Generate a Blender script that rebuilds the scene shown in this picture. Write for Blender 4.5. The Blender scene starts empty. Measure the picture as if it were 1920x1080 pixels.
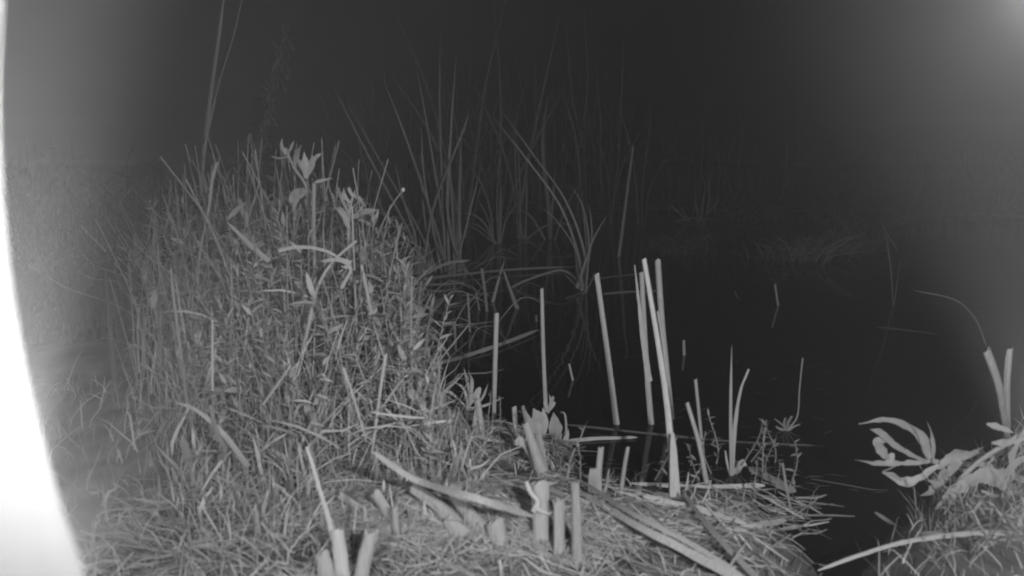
import bpy, math, random
import numpy as np
from mathutils import Vector, noise

random.seed(7)
R = math.radians
sc = bpy.context.scene
COL = sc.collection

# ------------------------------------------------------------------ camera, world, light
CAM_H, PITCH, FPX = 0.65, 10.0, 1371.0
cd = bpy.data.cameras.new('camera')
cam = bpy.data.objects.new('camera', cd)
COL.objects.link(cam)
cam.location = (0, 0, CAM_H)
cam.rotation_euler = (R(90 - PITCH), 0, 0)
cd.sensor_width = 36
cd.lens = FPX / 1920 * 36
cd.clip_start, cd.clip_end = 0.02, 400
cd.dof.use_dof = True
cd.dof.focus_distance = 2.6
cd.dof.aperture_fstop = 4.2
sc.camera = cam

w = bpy.data.worlds.new('World')
sc.world = w
w.use_nodes = True
nt = w.node_tree
bg = nt.nodes['Background']
sky = nt.nodes.new('ShaderNodeTexSky')
sky.sky_type = 'NISHITA'
sky.sun_disc = False
sky.sun_elevation = R(-9)          # five in the morning: the sun is still under the horizon
sky.sun_rotation = R(90)
bw = nt.nodes.new('ShaderNodeRGBToBW')   # the camera sees one infrared band only
nt.links.new(sky.outputs[0], bw.inputs[0])
nt.links.new(bw.outputs[0], bg.inputs[0])
bg.inputs[1].default_value = 0.05

sc.view_settings.view_transform = 'Standard'
sc.view_settings.look = 'None'
sc.view_settings.exposure = 0
sc.cycles.filter_width = 2.0
sc.cycles.max_bounces = 4
sc.cycles.diffuse_bounces = 2
sc.cycles.volume_bounces = 0
sc.cycles.sample_clamp_indirect = 2.0


def lamp(name, loc, target, power, size, blend, rad):
    d = bpy.data.lights.new(name, 'SPOT')
    d.energy, d.spot_size, d.spot_blend, d.shadow_soft_size = power, R(size), blend, rad
    o = bpy.data.objects.new(name, d)
    COL.objects.link(o)
    o.location = loc
    o.rotation_euler = (Vector(target) - Vector(loc)).to_track_quat('-Z', 'Y').to_euler()
    return o


# the camera's infrared lamp, set off to the right; the later lamps are added
lamp('infrared_or_added_lamp', (0.46, -0.55, 1.00), (0.16, 2.5, 0.22), 120, 70, 1.0, 0.03)


def beside_lens(px, py, dist):
    u_, v_ = (px - 960) / FPX, (py - 540) / FPX
    c_, s_ = math.cos(R(PITCH)), math.sin(R(PITCH))
    return Vector((u_ * dist, dist * (c_ - v_ * s_), CAM_H - dist * (s_ + v_ * c_)))


# added unseen lamps, aimed beside the view to light the haze as edge glare
for q, dp_, aim, ad, pw_, size in (((60, 1120), .40, (-100, -2500), .40, 23, 160), ((-60, 350), .42, (-700, -2500), .42, 10, 120), ((110, 1190), .40, (-700, -2500), .40, 39, 60),
                                   ((80, 1050), .40, (-700, -2500), .40, 43, 60), ((60, 980), .40, (-900, -2500), .40, 350, 60), ((60, 1000), .40, (-100, 1250), 1.2, 10, 160), ((110, 1190), .40, (0, -2500), .40, 42, 100), ((-20, 640), .42, (-500, -2500), .40, 9, 110),
                                   ((1990, -60), .30, (2350, -110), 3, 140, 80), ((1990, 1000), .30, (2300, -1500), .6, 56, 75), ((1990, 1000), .30, (2100, 1000), 3, 8, 160)):
    lamp('infrared_or_added_lamp', beside_lens(*q, dp_), beside_lens(*aim, ad), pw_, size, 1.0, 0.008)
for ry in (150, 600, 1050):                              # added lamps that only whiten the housing rim
    lamp('infrared_or_added_lamp', beside_lens(-330, ry, .17), beside_lens(0 if ry < 900 else 90, ry + 60, .28), 0.9, 140, 1.0, 0.008)

# ------------------------------------------------------------------ picture <-> place
FW = Vector((0, math.cos(R(PITCH)), -math.sin(R(PITCH))))
UP = Vector((0, math.sin(R(PITCH)), math.cos(R(PITCH))))
RT = Vector((1, 0, 0))
C0 = Vector((0, 0, CAM_H))


def ray(px, py):
    return FW + RT * ((px - 960) / FPX) - UP * ((py - 540) / FPX)


def P(px, py, z=0.0):
    r = ray(px, py)
    return C0 + r * ((z - CAM_H) / r.z)


def D(px, py, y):
    r = ray(px, py)
    return C0 + r * (y / r.y)


def pw(p, wpx):
    """metres across that show as wpx pixels of the photograph at the point p"""
    return wpx * (p - C0).dot(FW) / FPX


# ------------------------------------------------------------------ terrain
POND_PX = [(690, 430), (735, 540), (785, 640), (800, 705), (850, 775), (930, 805), (1050, 835), (1075, 895), (1180, 925),
           (1330, 928), (1400, 940), (1430, 985), (1480, 1040), (1545, 1110), (1640, 1110), (1690, 1010), (1760, 940), (1810, 900), (1900, 830),
           (2150, 740), (2350, 600), (2350, 430), (2000, 412), (1700, 404), (1500, 398), (1240, 396), (1000, 390), (800, 402)]
POND = np.array([(P(a, b).x, P(a, b).y) for a, b in POND_PX])


def sdf(x, y):
    x = np.asarray(x, float); y = np.asarray(y, float)
    d = np.full(x.shape, 1e9); inside = np.zeros(x.shape, bool)
    n = len(POND)
    for i in range(n):
        a, b = POND[i], POND[(i + 1) % n]
        ex, ey = b - a
        t = np.clip(((x - a[0]) * ex + (y - a[1]) * ey) / (ex * ex + ey * ey), 0, 1)
        d = np.minimum(d, np.hypot(x - a[0] - t * ex, y - a[1] - t * ey))
        c = (a[1] > y) != (b[1] > y)
        with np.errstate(divide='ignore', invalid='ignore'):
            xi = a[0] + (y - a[1]) * ex / (ey if ey else 1e-9)
        inside ^= c & (x < xi)
    return np.where(inside, -d, d)


def base_height(x, y):
    s = sdf(x, y)
    land = 0.012 + 0.075 * (1 - np.exp(-np.maximum(s, 0) / 0.22)) + 0.35 * (1 - np.exp(-np.maximum(np.asarray(y) - 9, 0) / 6))
    mound = 0.10 * np.exp(-(((np.asarray(x) + 0.95) / 0.55) ** 2 + ((np.asarray(y) - 2.1) / 0.7) ** 2))
    hump = 0.05 * np.exp(-(((np.asarray(x) + 0.08) / 0.22) ** 2 + ((np.asarray(y) - 1.08) / 0.10) ** 2))
    hump2 = 0.025 * np.exp(-(((np.asarray(x) - 0.85) / 0.22) ** 2 + ((np.asarray(y) - 1.2) / 0.2) ** 2))
    return np.where(s > 0, land + mound + hump + hump2, -0.22 * (1 - np.exp(np.minimum(s, 0) / 0.25)) + 0.012)


def rough(x, y):
    v = Vector((x, y, 0))
    return 0.010 * noise.noise(v * 9) + 0.006 * noise.noise(v * 26) + 0.02 * noise.noise(v * 2.1)


GX, GY, GS = -3.0, 0.5, 0.02
_gx, _gy = np.meshgrid(np.arange(GX, 3.0, GS), np.arange(GY, 5.0, GS))
_hh, _ss = base_height(_gx, _gy), sdf(_gx, _gy)


def look(tab, x, y):
    i, j = (x - GX) / GS, (y - GY) / GS
    a, b_ = int(i), int(j)
    if a < 0 or b_ < 0 or a + 1 >= tab.shape[1] or b_ + 1 >= tab.shape[0]: return None
    u, v = i - a, j - b_
    return (tab[b_, a] * (1 - u) + tab[b_, a + 1] * u) * (1 - v) + (tab[b_ + 1, a] * (1 - u) + tab[b_ + 1, a + 1] * u) * v


def S(x, y):
    v = look(_ss, x, y)
    return float(sdf(x, y)) if v is None else float(v)


def H(x, y):
    v = look(_hh, x, y)
    return (float(base_height(x, y)) if v is None else float(v)) + rough(x, y)


def G(px, py):
    """where the line of sight through a pixel meets the ground or the water"""
    r = ray(px, py); t = 0.6
    while t < 40:
        p = C0 + r * t
        if p.z <= max(0.0, H(p.x, p.y)):
            return p
        t *= 1.006
    return C0 + r * 30


# ------------------------------------------------------------------ materials (one infrared band: all greys)
def mat(name, lo, hi, rough_=0.6, scale=60, spec=0.25, island=0.0, stretch=(1, 1, 1), bump=0.0):
    m = bpy.data.materials.new(name); m.use_nodes = True
    t = m.node_tree; b = t.nodes['Principled BSDF']
    tc = t.nodes.new('ShaderNodeTexCoord'); mp = t.nodes.new('ShaderNodeMapping'); mp.inputs['Scale'].default_value = stretch
    n = t.nodes.new('ShaderNodeTexNoise'); n.inputs['Scale'].default_value = scale; n.inputs['Detail'].default_value = 5
    t.links.new(tc.outputs['Object'], mp.inputs[0]); t.links.new(mp.outputs[0], n.inputs['Vector'])
    val = n.outputs['Fac']
    if island:
        g = t.nodes.new('ShaderNodeNewGeometry'); oi = t.nodes.new('ShaderNodeObjectInfo')
        ad = t.nodes.new('ShaderNodeMath'); ad.operation = 'ADD'
        t.links.new(g.outputs['Random Per Island'], ad.inputs[0]); t.links.new(oi.outputs['Random'], ad.inputs[1])
        fr = t.nodes.new('ShaderNodeMath'); fr.operation = 'FRACT'; t.links.new(ad.outputs[0], fr.inputs[0])
        mx = t.nodes.new('ShaderNodeMix'); mx.inputs[0].default_value = island
        t.links.new(n.outputs['Fac'], mx.inputs[2]); t.links.new(fr.outputs[0], mx.inputs[3]); val = mx.outputs[0]
    mr = t.nodes.new('ShaderNodeMapRange')
    mr.inputs[1].default_value, mr.inputs[2].default_value = (0.3, 0.7) if not island else (0.15, 0.85)
    mr.inputs[3].default_value, mr.inputs[4].default_value = lo, hi
    t.links.new(val, mr.inputs[0]); t.links.new(mr.outputs[0], b.inputs['Base Color'])
    b.inputs['Roughness'].default_value = rough_; b.inputs['Specular IOR Level'].default_value = spec
    if bump:
        bp = t.nodes.new('ShaderNodeBump'); bp.inputs['Strength'].default_value = bump; bp.inputs['Distance'].default_value = 0.004
        t.links.new(n.outputs['Fac'], bp.inputs['Height']); t.links.new(bp.outputs[0], b.inputs['Normal'])
    return m


M = {
    'pale_stalk': mat('pale_dry_stalk', 0.28, 0.54, 0.55, 40, 0.3, 0.25, (6, 6, 0.6), 0.3),
    'stub': mat('cut_stub', 0.20, 0.44, 0.6, 60, 0.25, 0.3, (5, 5, 0.6), 0.4),
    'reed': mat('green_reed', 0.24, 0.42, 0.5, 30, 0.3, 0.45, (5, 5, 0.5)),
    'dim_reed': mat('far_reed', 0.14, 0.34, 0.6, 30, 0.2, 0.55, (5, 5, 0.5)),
    'straw': mat('dry_straw', 0.18, 0.58, 0.65, 30, 0.2, 0.65, (3, 3, 3)),
    'grass': mat('grass_blade', 0.26, 0.58, 0.6, 20, 0.25, 0.7),
    'leaf': mat('weed_leaf', 0.32, 0.56, 0.55, 45, 0.3, 0.55),
    'stem': mat('weed_stem', 0.28, 0.46, 0.6, 40, 0.25, 0.4),
    'seed': mat('pale_seed', 0.75, 0.9, 0.4, 60, 0.4),
    'mud': mat('wet_mud', 0.05, 0.20, 0.65, 14, 0.35, 0.0, (1, 1, 1), 0.8),
    'shaded_reed': mat('reed_in_shade', 0.05, 0.12, 0.6, 30, 0.2, 0.4, (5, 5, 0.5)),  # much darker copy of the reed, lack of light put into its colour
    'scrub': mat('added_dark_scrub', 0.045, 0.065, 0.8, 20, 0.05, 0.5),  # darkness behind the bank put into the colour
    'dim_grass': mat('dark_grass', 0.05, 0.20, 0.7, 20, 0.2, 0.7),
    'plastic': mat('white_plastic', 0.42, 0.60, 0.5, 9, 0.3),
}
m = bpy.data.materials.new('still_water'); m.use_nodes = True
t = m.node_tree; b = t.nodes['Principled BSDF']
b.inputs['Base Color'].default_value = (0.008, 0.008, 0.008, 1); b.inputs['Roughness'].default_value = 0.03
b.inputs['IOR'].default_value = 1.33
tc = t.nodes.new('ShaderNodeTexCoord'); n = t.nodes.new('ShaderNodeTexNoise'); n.inputs['Scale'].default_value = 7
bp = t.nodes.new('ShaderNodeBump'); bp.inputs['Strength'].default_value = 0.05; bp.inputs['Distance'].default_value = 0.02
t.links.new(tc.outputs['Object'], n.inputs['Vector']); t.links.new(n.outputs['Fac'], bp.inputs['Height']); t.links.new(bp.outputs[0], b.inputs['Normal'])
M['water'] = m


# ------------------------------------------------------------------ mesh builder
def spline(pts, k=5):
    if len(pts) < 3:
        a, b_ = pts[0], pts[-1]
        return [a.lerp(b_, i / (k * 1.0)) for i in range(k + 1)]
    out = []
    q = [pts[0] * 2 - pts[1]] + list(pts) + [pts[-1] * 2 - pts[-2]]
    for i in range(1, len(q) - 2):
        p0, p1, p2, p3 = q[i - 1], q[i], q[i + 1], q[i + 2]
        for j in range(k):
            u = j / k
            out.append(0.5 * ((2 * p1) + (p2 - p0) * u + (2 * p0 - 5 * p1 + 4 * p2 - p3) * u * u + (3 * p1 - p0 - 3 * p2 + p3) * u ** 3))
    out.append(pts[-1].copy())
    return out


class MB:
    def __init__(self):
        self.v, self.f = [], []

    def loft(self, rings, cap=True, closed=True):
        b0 = len(self.v); n_ = len(rings[0])
        for r in rings:
            self.v += [tuple(p) for p in r]
        for i in range(len(rings) - 1):
            for j in range(n_ if closed else n_ - 1):
                k = (j + 1) % n_
                self.f.append((b0 + i * n_ + j, b0 + i * n_ + k, b0 + (i + 1) * n_ + k, b0 + (i + 1) * n_ + j))
        if cap and closed:
            self.f.append(tuple(b0 + j for j in reversed(range(n_))))
            self.f.append(tuple(b0 + (len(rings) - 1) * n_ + j for j in range(n_)))

    def tube(self, pts, rad, n_=8, cut=0.0, flat=1.0, wob=0.0):
        """round (or flattened) stem; cut slants the end face"""
        N = len(pts); rings = []
        for i, p in enumerate(pts):
            tg = (pts[min(i + 1, N - 1)] - pts[max(i - 1, 0)]).normalized()
            s = tg.cross(Vector((0, -1, 0.15)))
            s = s.normalized() if s.length > 1e-5 else Vector((1, 0, 0))
            u = tg.cross(s).normalized()
            u_ = i / (N - 1); r = rad(u_) if callable(rad) else rad[0] + (rad[1] - rad[0]) * u_
            r *= 1 + wob * noise.noise(Vector((u_ * 5, p.x * 30, p.y * 30)))
            ring = []
            for j in range(n_):
                a = 2 * math.pi * j / n_
                q = p + s * (r * math.cos(a)) + u * (r * flat * math.sin(a))
                if i == N - 1 and cut:
                    q += tg * (r * cut * math.cos(a + 0.6))
                ring.append(q)
            rings.append(ring)
        if cut:                                          # ribbed, ragged, hollow cut end
            tg = (pts[-1] - pts[-2]).normalized(); c = pts[-1]
            rd = random.Random(int(c.x * 1e5) ^ int(c.z * 1e5))
            rib = [rd.uniform(.86, 1.08) for _ in range(n_)]
            for i, ring in enumerate(rings):
                for j in range(n_): ring[j] = pts[i] + (ring[j] - pts[i]) * rib[j]
            r_ = (rings[-1][0] - c).length
            for j in range(n_): rings[-1][j] = rings[-1][j] + tg * r_ * rd.uniform(-.5, .35)
            rings.append([c + (q - c) * .72 - tg * r_ * .1 for q in rings[-1]])
            rings.append([c + (q - c) * .55 - tg * r_ * 1.6 for q in rings[-2]])
        self.loft(rings)

    def blade(self, pts, wid, face=Vector((0, -1, 0.4)), thick=0.14, twist=0.0, torn=0.0):
        """a leaf blade of lens-shaped section"""
        N = len(pts); rings = []
        for i, p in enumerate(pts):
            tg = (pts[min(i + 1, N - 1)] - pts[max(i - 1, 0)]).normalized()
            s = tg.cross(face)
            s = s.normalized() if s.length > 1e-4 else Vector((1, 0, 0))
            nn = s.cross(tg).normalized()
            if twist:
                a = twist * i / (N - 1); s, nn = s * math.cos(a) + nn * math.sin(a), nn * math.cos(a) - s * math.sin(a)
            u_ = i / (N - 1); wd = max(wid(u_) if callable(wid) else wid[0] + (wid[1] - wid[0]) * u_, 0.0004) / 2
            if torn:
                q_ = Vector((p.x * 60, p.z * 60, p.y * 60)); wd *= 1 + torn * 1.6 * noise.noise(q_); p = p + (s * noise.noise(q_ * 1.7) + nn * noise.noise(q_ * 1.3)) * wd * torn * 1.2
            rings.append([p - s * wd, p + nn * wd * thick * 1.6, p + s * wd, p - nn * wd * thick * 0.4])
        self.loft(rings)

    def leaf(self, p0, dr, ln, wd, up=Vector((0, 0, 1)), droop=0.3, fold=0.25, seg=5, shape=0.45):
        """thin folded leaf"""
        dr = dr.normalized(); s = dr.cross(up)
        s = s.normalized() if s.length > 1e-4 else Vector((1, 0, 0))
        nn = s.cross(dr).normalized(); rows = []
        for i in range(seg + 1):
            u_ = i / seg
            c = p0 + dr * (ln * u_) - nn * (droop * ln * u_ * u_)
            wdt = wd * 0.5 * (math.sin(math.pi * u_ ** (0.69 / max(shape, .2) * 0.5)) * 0.97 + 0.03)
            rows.append([c - s * wdt + nn * wdt * fold, c, c + s * wdt + nn * wdt * fold])
        self.loft(rows, cap=False, closed=False)

    def strip(self, pts, wid, face):
        """thin two-sided ribbon that ends in a point"""
        N = len(pts); rows = []
        for i, p in enumerate(pts):
            tg = (pts[min(i + 1, N - 1)] - pts[max(i - 1, 0)])
            s = tg.cross(face)
            s = s.normalized() if s.length > 1e-6 else Vector((1, 0, 0))
            rows.append([p - s * wid[i] / 2, p + s * wid[i] / 2])
        self.loft(rows, cap=False, closed=False)

    def ball(self, c, r, n_=8, k=5, sz=1.0):
        rings = []
        for i in range(k + 1):
            a = math.pi * i / k; rr = max(math.sin(a), 0.02) * r
            rings.append([c + Vector((rr * math.cos(2 * math.pi * j / n_), rr * math.sin(2 * math.pi * j / n_), -math.cos(a) * r * sz)) for j in range(n_)])
        self.loft(rings)

    def build(self, name, material, org=None, parent=None):
        org = org or Vector((0, 0, 0))
        me = bpy.data.meshes.new(name)
        me.from_pydata([(x - org.x, y - org.y, z - org.z) for x, y, z in self.v], [], self.f)
        me.materials.append(M[material])
        me.polygons.foreach_set('use_smooth', [True] * len(me.polygons))
        me.set_sharp_from_angle(angle=R(50)); me.update()
        o = bpy.data.objects.new(name, me); COL.objects.link(o)
        if parent:
            o.parent = parent
        return o


def tag(o, label, cat, group=None, kind=None):
    if label: o['label'] = label
    if cat: o['category'] = cat
    if group: o['group'] = group
    if kind: o['kind'] = kind
    return o


def thing(name, org, label, cat, group, parts):
    """parts: [(name, MB, material)]; one part makes a mesh, more an Empty that parents them"""
    if len(parts) == 1:
        o = parts[0][1].build(name, parts[0][2], org); o.location = org
    else:
        o = bpy.data.objects.new(name, None); COL.objects.link(o); o.location = org; o.empty_display_size = 0.05
        for pn, mb, mt in parts:
            mb.build(pn, mt, org, o)
    return tag(o, label, cat, group)


def dup(root, loc, rz, s, label=None, tilt=(0, 0)):
    r = root.copy(); COL.objects.link(r); r.location = loc; r.rotation_euler = (tilt[0], tilt[1], rz); r.scale = (s, s, s)
    if label: r['label'] = label
    for ch in list(root.children):
        c = ch.copy(); COL.objects.link(c); c.parent = r
    return r


def structure(name, mb, mt):
    return tag(mb.build(name, mt), None, None, None, 'structure')


# ------------------------------------------------------------------ ground and water
def axis(lo, hi, f0, f1, step, grow):
    a = [f0]
    while a[-1] < f1: a.append(a[-1] + step)
    st = step
    while a[-1] < hi: st *= grow; a.append(a[-1] + st)
    st = step
    while a[0] > lo: st *= grow; a.insert(0, a[0] - st)
    return a


xs, ys = axis(-60, 60, -1.9, 1.9, 0.03, 1.12), axis(-6, 90, 0.7, 3.4, 0.03, 1.07)
gx, gy = np.meshgrid(xs, ys)
hz = base_height(gx, gy)
g = MB()
for j, y in enumerate(ys):
    for i, x in enumerate(xs):
        g.v.append((x, y, hz[j, i] + rough(x, y)))
nx = len(xs)
for j in range(len(ys) - 1):
    for i in range(nx - 1):
        g.f.append((j * nx + i, j * nx + i + 1, (j + 1) * nx + i + 1, (j + 1) * nx + i))
structure('ground', g, 'mud')
wmb = MB()
pp = [P(*q) for q in POND_PX]
cx = sum(p.x for p in pp) / len(pp); cy = sum(p.y for p in pp) / len(pp)
wmb.v = [(-9, 0.9, 0), (14, 0.9, 0), (14, 13, 0), (-9, 13, 0)]; wmb.f = [(0, 1, 2, 3)]
structure('water', wmb, 'water')

# ------------------------------------------------------------------ white rim of the camera's own housing, close at the left
hb = MB(); ring_list = []
for i in range(41):
    py = -320 + i * 44
    ang = math.asin((py - 190) / 2500)
    px = 2498 - 2500 * math.cos(ang)
    e = D(px, py, 0.28)
    o_ = (RT * -math.cos(ang) - UP * math.sin(ang)).normalized()
    sec = []
    for s_ in (0, .003, .008, .02, .04, .065, .095): sec.append(e + o_ * s_ - FW * (1.1 * s_ * s_) - FW * (0.004 * (1 - math.exp(-s_ / .003))))
    for s_ in (.095, .065, .04, .02, .008, .003): sec.append(e + o_ * s_ - FW * (1.1 * s_ * s_) + FW * 0.004)
    ring_list.append(sec)
hb.loft(ring_list)
thing('camera_housing', D(-100, 540, 0.28), 'overexposed white curved plastic rim of the camera housing beside the lens', 'camera housing', None, [('rim', hb, 'plastic')])


# ------------------------------------------------------------------ single stalks, each laid out from its foot to its tip
def path(pxs, z=None, dy=0.0, y=None):
    """foot on the ground or water under the first pixel, the rest rising at about that distance"""
    p0 = (P(pxs[0][0], pxs[0][1], z) if z is not None else G(*pxs[0])) if y is None else D(*pxs[0], y)
    out = [p0]
    n_ = len(pxs)
    for i, q in enumerate(pxs[1:], 1):
        out.append(D(q[0], q[1], p0.y + dy * i / (n_ - 1)))
    return out


def sink(pts, d=0.05):
    a = pts[0] - (pts[1] - pts[0]).normalized() * d
    return [a] + pts


CS = 'cut cattail stalks standing in the pond'


def stalk(label, pxs, w0, w1, dy=0.0, mt='pale_stalk', z=None, sheath=None, side=None, name='cut_stalk', cat='cut stalk', group=CS, cut=0.35, flat=0.75, pointed=False, deep=0.08, y=None, sub=5, front=False):
    pts = path(pxs, z, dy, y); org = pts[0].copy()
    r0, r1 = pw(org, w0) / 2, pw(pts[-1], w1) / 2
    st = MB()
    line = spline(sink(pts, deep), sub)
    if pointed:
        st.blade(line, lambda u: 2 * (r0 + (r1 - r0) * u) * min(1, (1 - u) * 5 + 0.08), twist=random.uniform(-.4, .4), thick=.25)
    else:
        st.tube(line, lambda u: r0 + (r1 - r0) * u, 11, cut, flat, 0.10)
    parts = [('stem', st, mt)]
    if sheath:                                      # split leaf sheath wrapping the foot: (pixel path, width at foot, width at top)
        sp = path(sheath[0], z, dy * .3, org.y - r0 * 1.3)
        sb = MB(); sb.blade(spline(sp), lambda u: pw(org, sheath[1] + (sheath[2] - sheath[1]) * u), thick=.35)
        parts.append(('leaf_sheath', sb, mt))
    if side:
        for q, a, b_ in side:
            sp = path(q, z, dy * .5, org.y + r0 * (-1.3 if front else 1.5))
            sb = MB(); sb.blade(spline(sp), lambda u: pw(org, a + (b_ - a) * u), thick=.2, twist=.3, torn=.2)
            if front: mt = 'pale_stalk'
            parts.append(('leaf_blade', sb, mt))
    return thing(name, org, label, cat, group, parts)


stalk('tallest pale cut stalk, its thick foot on the shore of the pond', [(1263, 932), (1258, 830), (1245, 710), (1208, 486)], 20, 9, 0.1,
      sheath=([(1266, 932), (1263, 850), (1261, 812)], 20, 6), side=[([(1285, 940), (1288, 915), (1291, 885)], 8, 2), ([(1245, 940), (1240, 925), (1237, 905)], 10, 3)])
stalk('pale flat-topped cut stalk just behind the tallest one', [(1260, 788), (1250, 690), (1240, 590), (1233, 487)], 9, 12, 0.1, side=[([(1258, 770), (1247, 670), (1233, 583)], 6, 3)])
stalk('pale cut stalk with a narrow pointed blade split from its side', [(1221, 795), (1212, 680), (1203, 511)], 13, 9, 0.05, z=0, side=[([(1218, 715), (1206, 640), (1198, 570), (1190, 497)], 12, 2)])
stalk('pale cut stalk leaning left, standing alone in the middle of the water', [(1156, 795), (1143, 690), (1119, 514)], 13, 9, 0.05, z=0)
stalk('thin pale cut stalk rising straight behind the small lobed-leaf plant', [(1024, 772), (1019, 660), (1016, 541)], 8, 6, 0, z=0)
stalk('short straight pale stalk near the left bank, cut square at the top', [(926, 788), (928, 690), (931, 587)], 8, 10, 0, z=0)
stalk('leaning pale stalk rising from the floating bright leaf', [(1325, 907), (1310, 830), (1288, 755)], 12, 8)
stalk('dimmer slim stalk rising behind the leaning one', [(1318, 852), (1311, 780), (1304, 711)], 7, 6, 0, 'reed', z=0)
stalk('tiny pale stalk tip poking out of open black water', [(1074, 713), (1067, 682)], 5, 4, 0, z=0)
stalk('short stalk nearest the weedy bank, with floating scraps at its foot', [(855, 657), (852, 602)], 5, 5, 0, 'stub', z=0)
stalk('slim dim stalk beside a floating split leaf', [(881, 622), (877, 551)], 5, 4, 0, 'stub', z=0)
stalk('straight grey stalk, tallest of the small ones near the reeds', [(913, 584), (909, 545), (903, 504)], 6, 6, 0, 'stub', z=0)
stalk('short pointed grey stalk leaning beside the straight grey one', [(899, 582), (891, 540)], 5, 2, 0, 'reed', z=0, pointed=True)
stalk('broad-footed grey stalk leaning left with a mirror image below', [(969, 578), (957, 545), (945, 510)], 11, 4, 0, 'stub', z=0)
stalk('pointed dim stalk leaning right, crossing the broad-footed one', [(924, 566), (935, 525), (947, 484)], 8, 3, 0, 'reed', z=0, pointed=True)
stalk('short blurred stub alone on the dark water beyond the tall stalks', [(1283, 666), (1282, 638)], 6, 5, 0, 'stub', z=0)
stalk('small grey stalk with its reflection, far out on the right of the pond', [(1459, 573), (1453, 533)], 5, 4, 0, 'stub', z=0)
stalk('tiny pale nub just above the water near the square-cut stalk', [(1006, 603), (1005, 591)], 5, 4, 0, 'pale_stalk', z=0)
stalk('two-leaf shoot, one blade upright and one curving right, by the floating leaf', [(1372, 893), (1370, 780), (1372, 646)], 9, 4, 0, 'reed', pointed=True, name='reed_shoot', cat='reed shoot',
      side=[([(1372, 890), (1378, 800), (1388, 735), (1404, 692)], 9, 3), ([(1375, 895), (1388, 872), (1397, 866)], 10, 12), ([(1370, 893), (1364, 870), (1360, 845)], 5, 3)])
stalk('small weedy tuft with one thin leaning stem on the open water', [(1476, 808), (1495, 780), (1499, 730), (1505, 671)], 3, 3, 0, 'dim_reed', z=0, name='weed_tuft', cat='weed tuft', group=None,
      side=[([(1476, 808), (1465, 795), (1452, 785)], 4, 2), ([(1476, 808), (1478, 793), (1485, 780)], 7, 4), ([(1474, 808), (1470, 795), (1473, 783)], 6, 3), ([(1478, 808), (1488, 800), (1500, 796)], 4, 2), ([(1475, 808), (1460, 803), (1455, 799)], 6, 3)])
stalk('single dim curved reed standing in water beyond the tall stalks', [(1160, 481), (1167, 430), (1177, 350), (1187, 275)], 9, 4, 0, 'reed', z=0, name='reed', cat='reed', group=None)
stalk('thick pale cut stalk leaning left above the leafy plant at the right edge', [(1886, 800), (1872, 720), (1850, 657)], 11, 15, 0, 'stub', y=1.45, deep=.35)
stalk('slim pale cut stalk crossing the thick one at the right edge', [(1889, 800), (1889, 720), (1894, 654)], 12, 11, 0, 'stub', y=1.47, deep=.35, side=[([(1884, 760), (1886, 700), (1888, 668)], 8, 5)])

SB = 'cut reed stubs on the near bank'


def stub(label, pxs, w0, w1, **k):
    k.setdefault('mt', 'stub')
    return stalk(label, pxs, w0, w1, name='reed_stub', cat='reed stub', group=SB, **k)


stub('upright stub wrapped by a torn white leaf strip', [(1013, 1022), (1012, 965), (1012, 905)], 31, 33, flat=.6, front=True,
     side=[([(1000, 960), (1008, 940), (996, 925), (986, 903)], 9, 6), ([(1000, 950), (1015, 958), (1030, 963)], 8, 4)])
stub('upright stub between the torn-leaf stub and the tallest thin stub', [(1047, 1048), (1047, 995), (1046, 938)], 23, 23)
stub('tallest thin upright stub in the middle of the near bank', [(1082, 1060), (1081, 980), (1078, 903)], 23, 17)
stub('long thick stub leaning far to the left over dark ground', [(880, 1004), (830, 955), (776, 913)], 28, 26, dy=.03, sheath=([(870, 1006), (848, 985), (838, 972)], 30, 18))
stub('long stub leaning left, ending just above the curved fallen leaf', [(912, 1006), (880, 965), (845, 915)], 34, 25, dy=.02)
stub('flat stub leaning left beside a slim upright stub', [(738, 985), (722, 950), (703, 921)], 18, 22)
stub('slim upright stub left of the two long leaning stubs', [(744, 1022), (742, 985), (740, 949)], 13, 14)
stub('wide ragged low stub behind the straw hump', [(932, 1026), (930, 1002), (926, 978)], 36, 34, flat=.5, side=[([(945, 1026), (943, 1000), (940, 974)], 13, 9), ([(920, 1022), (921, 990), (915, 960)], 7, 2)])
stub('bright stub at the bottom edge with one long thin straw beside it', [(642, 1095), (638, 1045), (632, 995)], 32, 24, mt='pale_stalk', flat=.6, side=[([(636, 1050), (612, 960), (575, 838)], 13, 6)])
stub('bright stub at the bottom edge leaning right', [(674, 1095), (684, 1045), (697, 997)], 32, 26, mt='pale_stalk', flat=.6)
stub('short split stub lowest at the bottom edge', [(615, 1100), (610, 1060), (604, 1036)], 38, 26, flat=.5, side=[([(628, 1100), (626, 1060), (622, 1045)], 16, 16)])
stub('pale short stick lying tilted against the weeds of the left bank', [(556, 878), (538, 862), (510, 846)], 15, 14, mt='pale_stalk', deep=.02)
stub('blurred stick lying low among grass, left of the tilted pale one', [(460, 913), (430, 903), (403, 894)], 12, 11, deep=.02)
stub('slim stub standing where the curved fallen leaf passes in front', [(846, 908), (853, 880), (860, 853)], 12, 11)
stub('pale stub with a pointed side blade at the edge of the weeds', [(905, 826), (900, 780), (894, 738)], 14, 9, mt='pale_stalk', side=[([(888, 815), (893, 770), (900, 727)], 8, 5)])
stub('slim pale stub standing left of the lobed-leaf plant', [(969, 824), (966, 795), (964, 763)], 10, 9, mt='pale_stalk')
stub('thin stub just behind the slim pale one', [(992, 815), (986, 790), (980, 761)], 8, 7)
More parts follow.
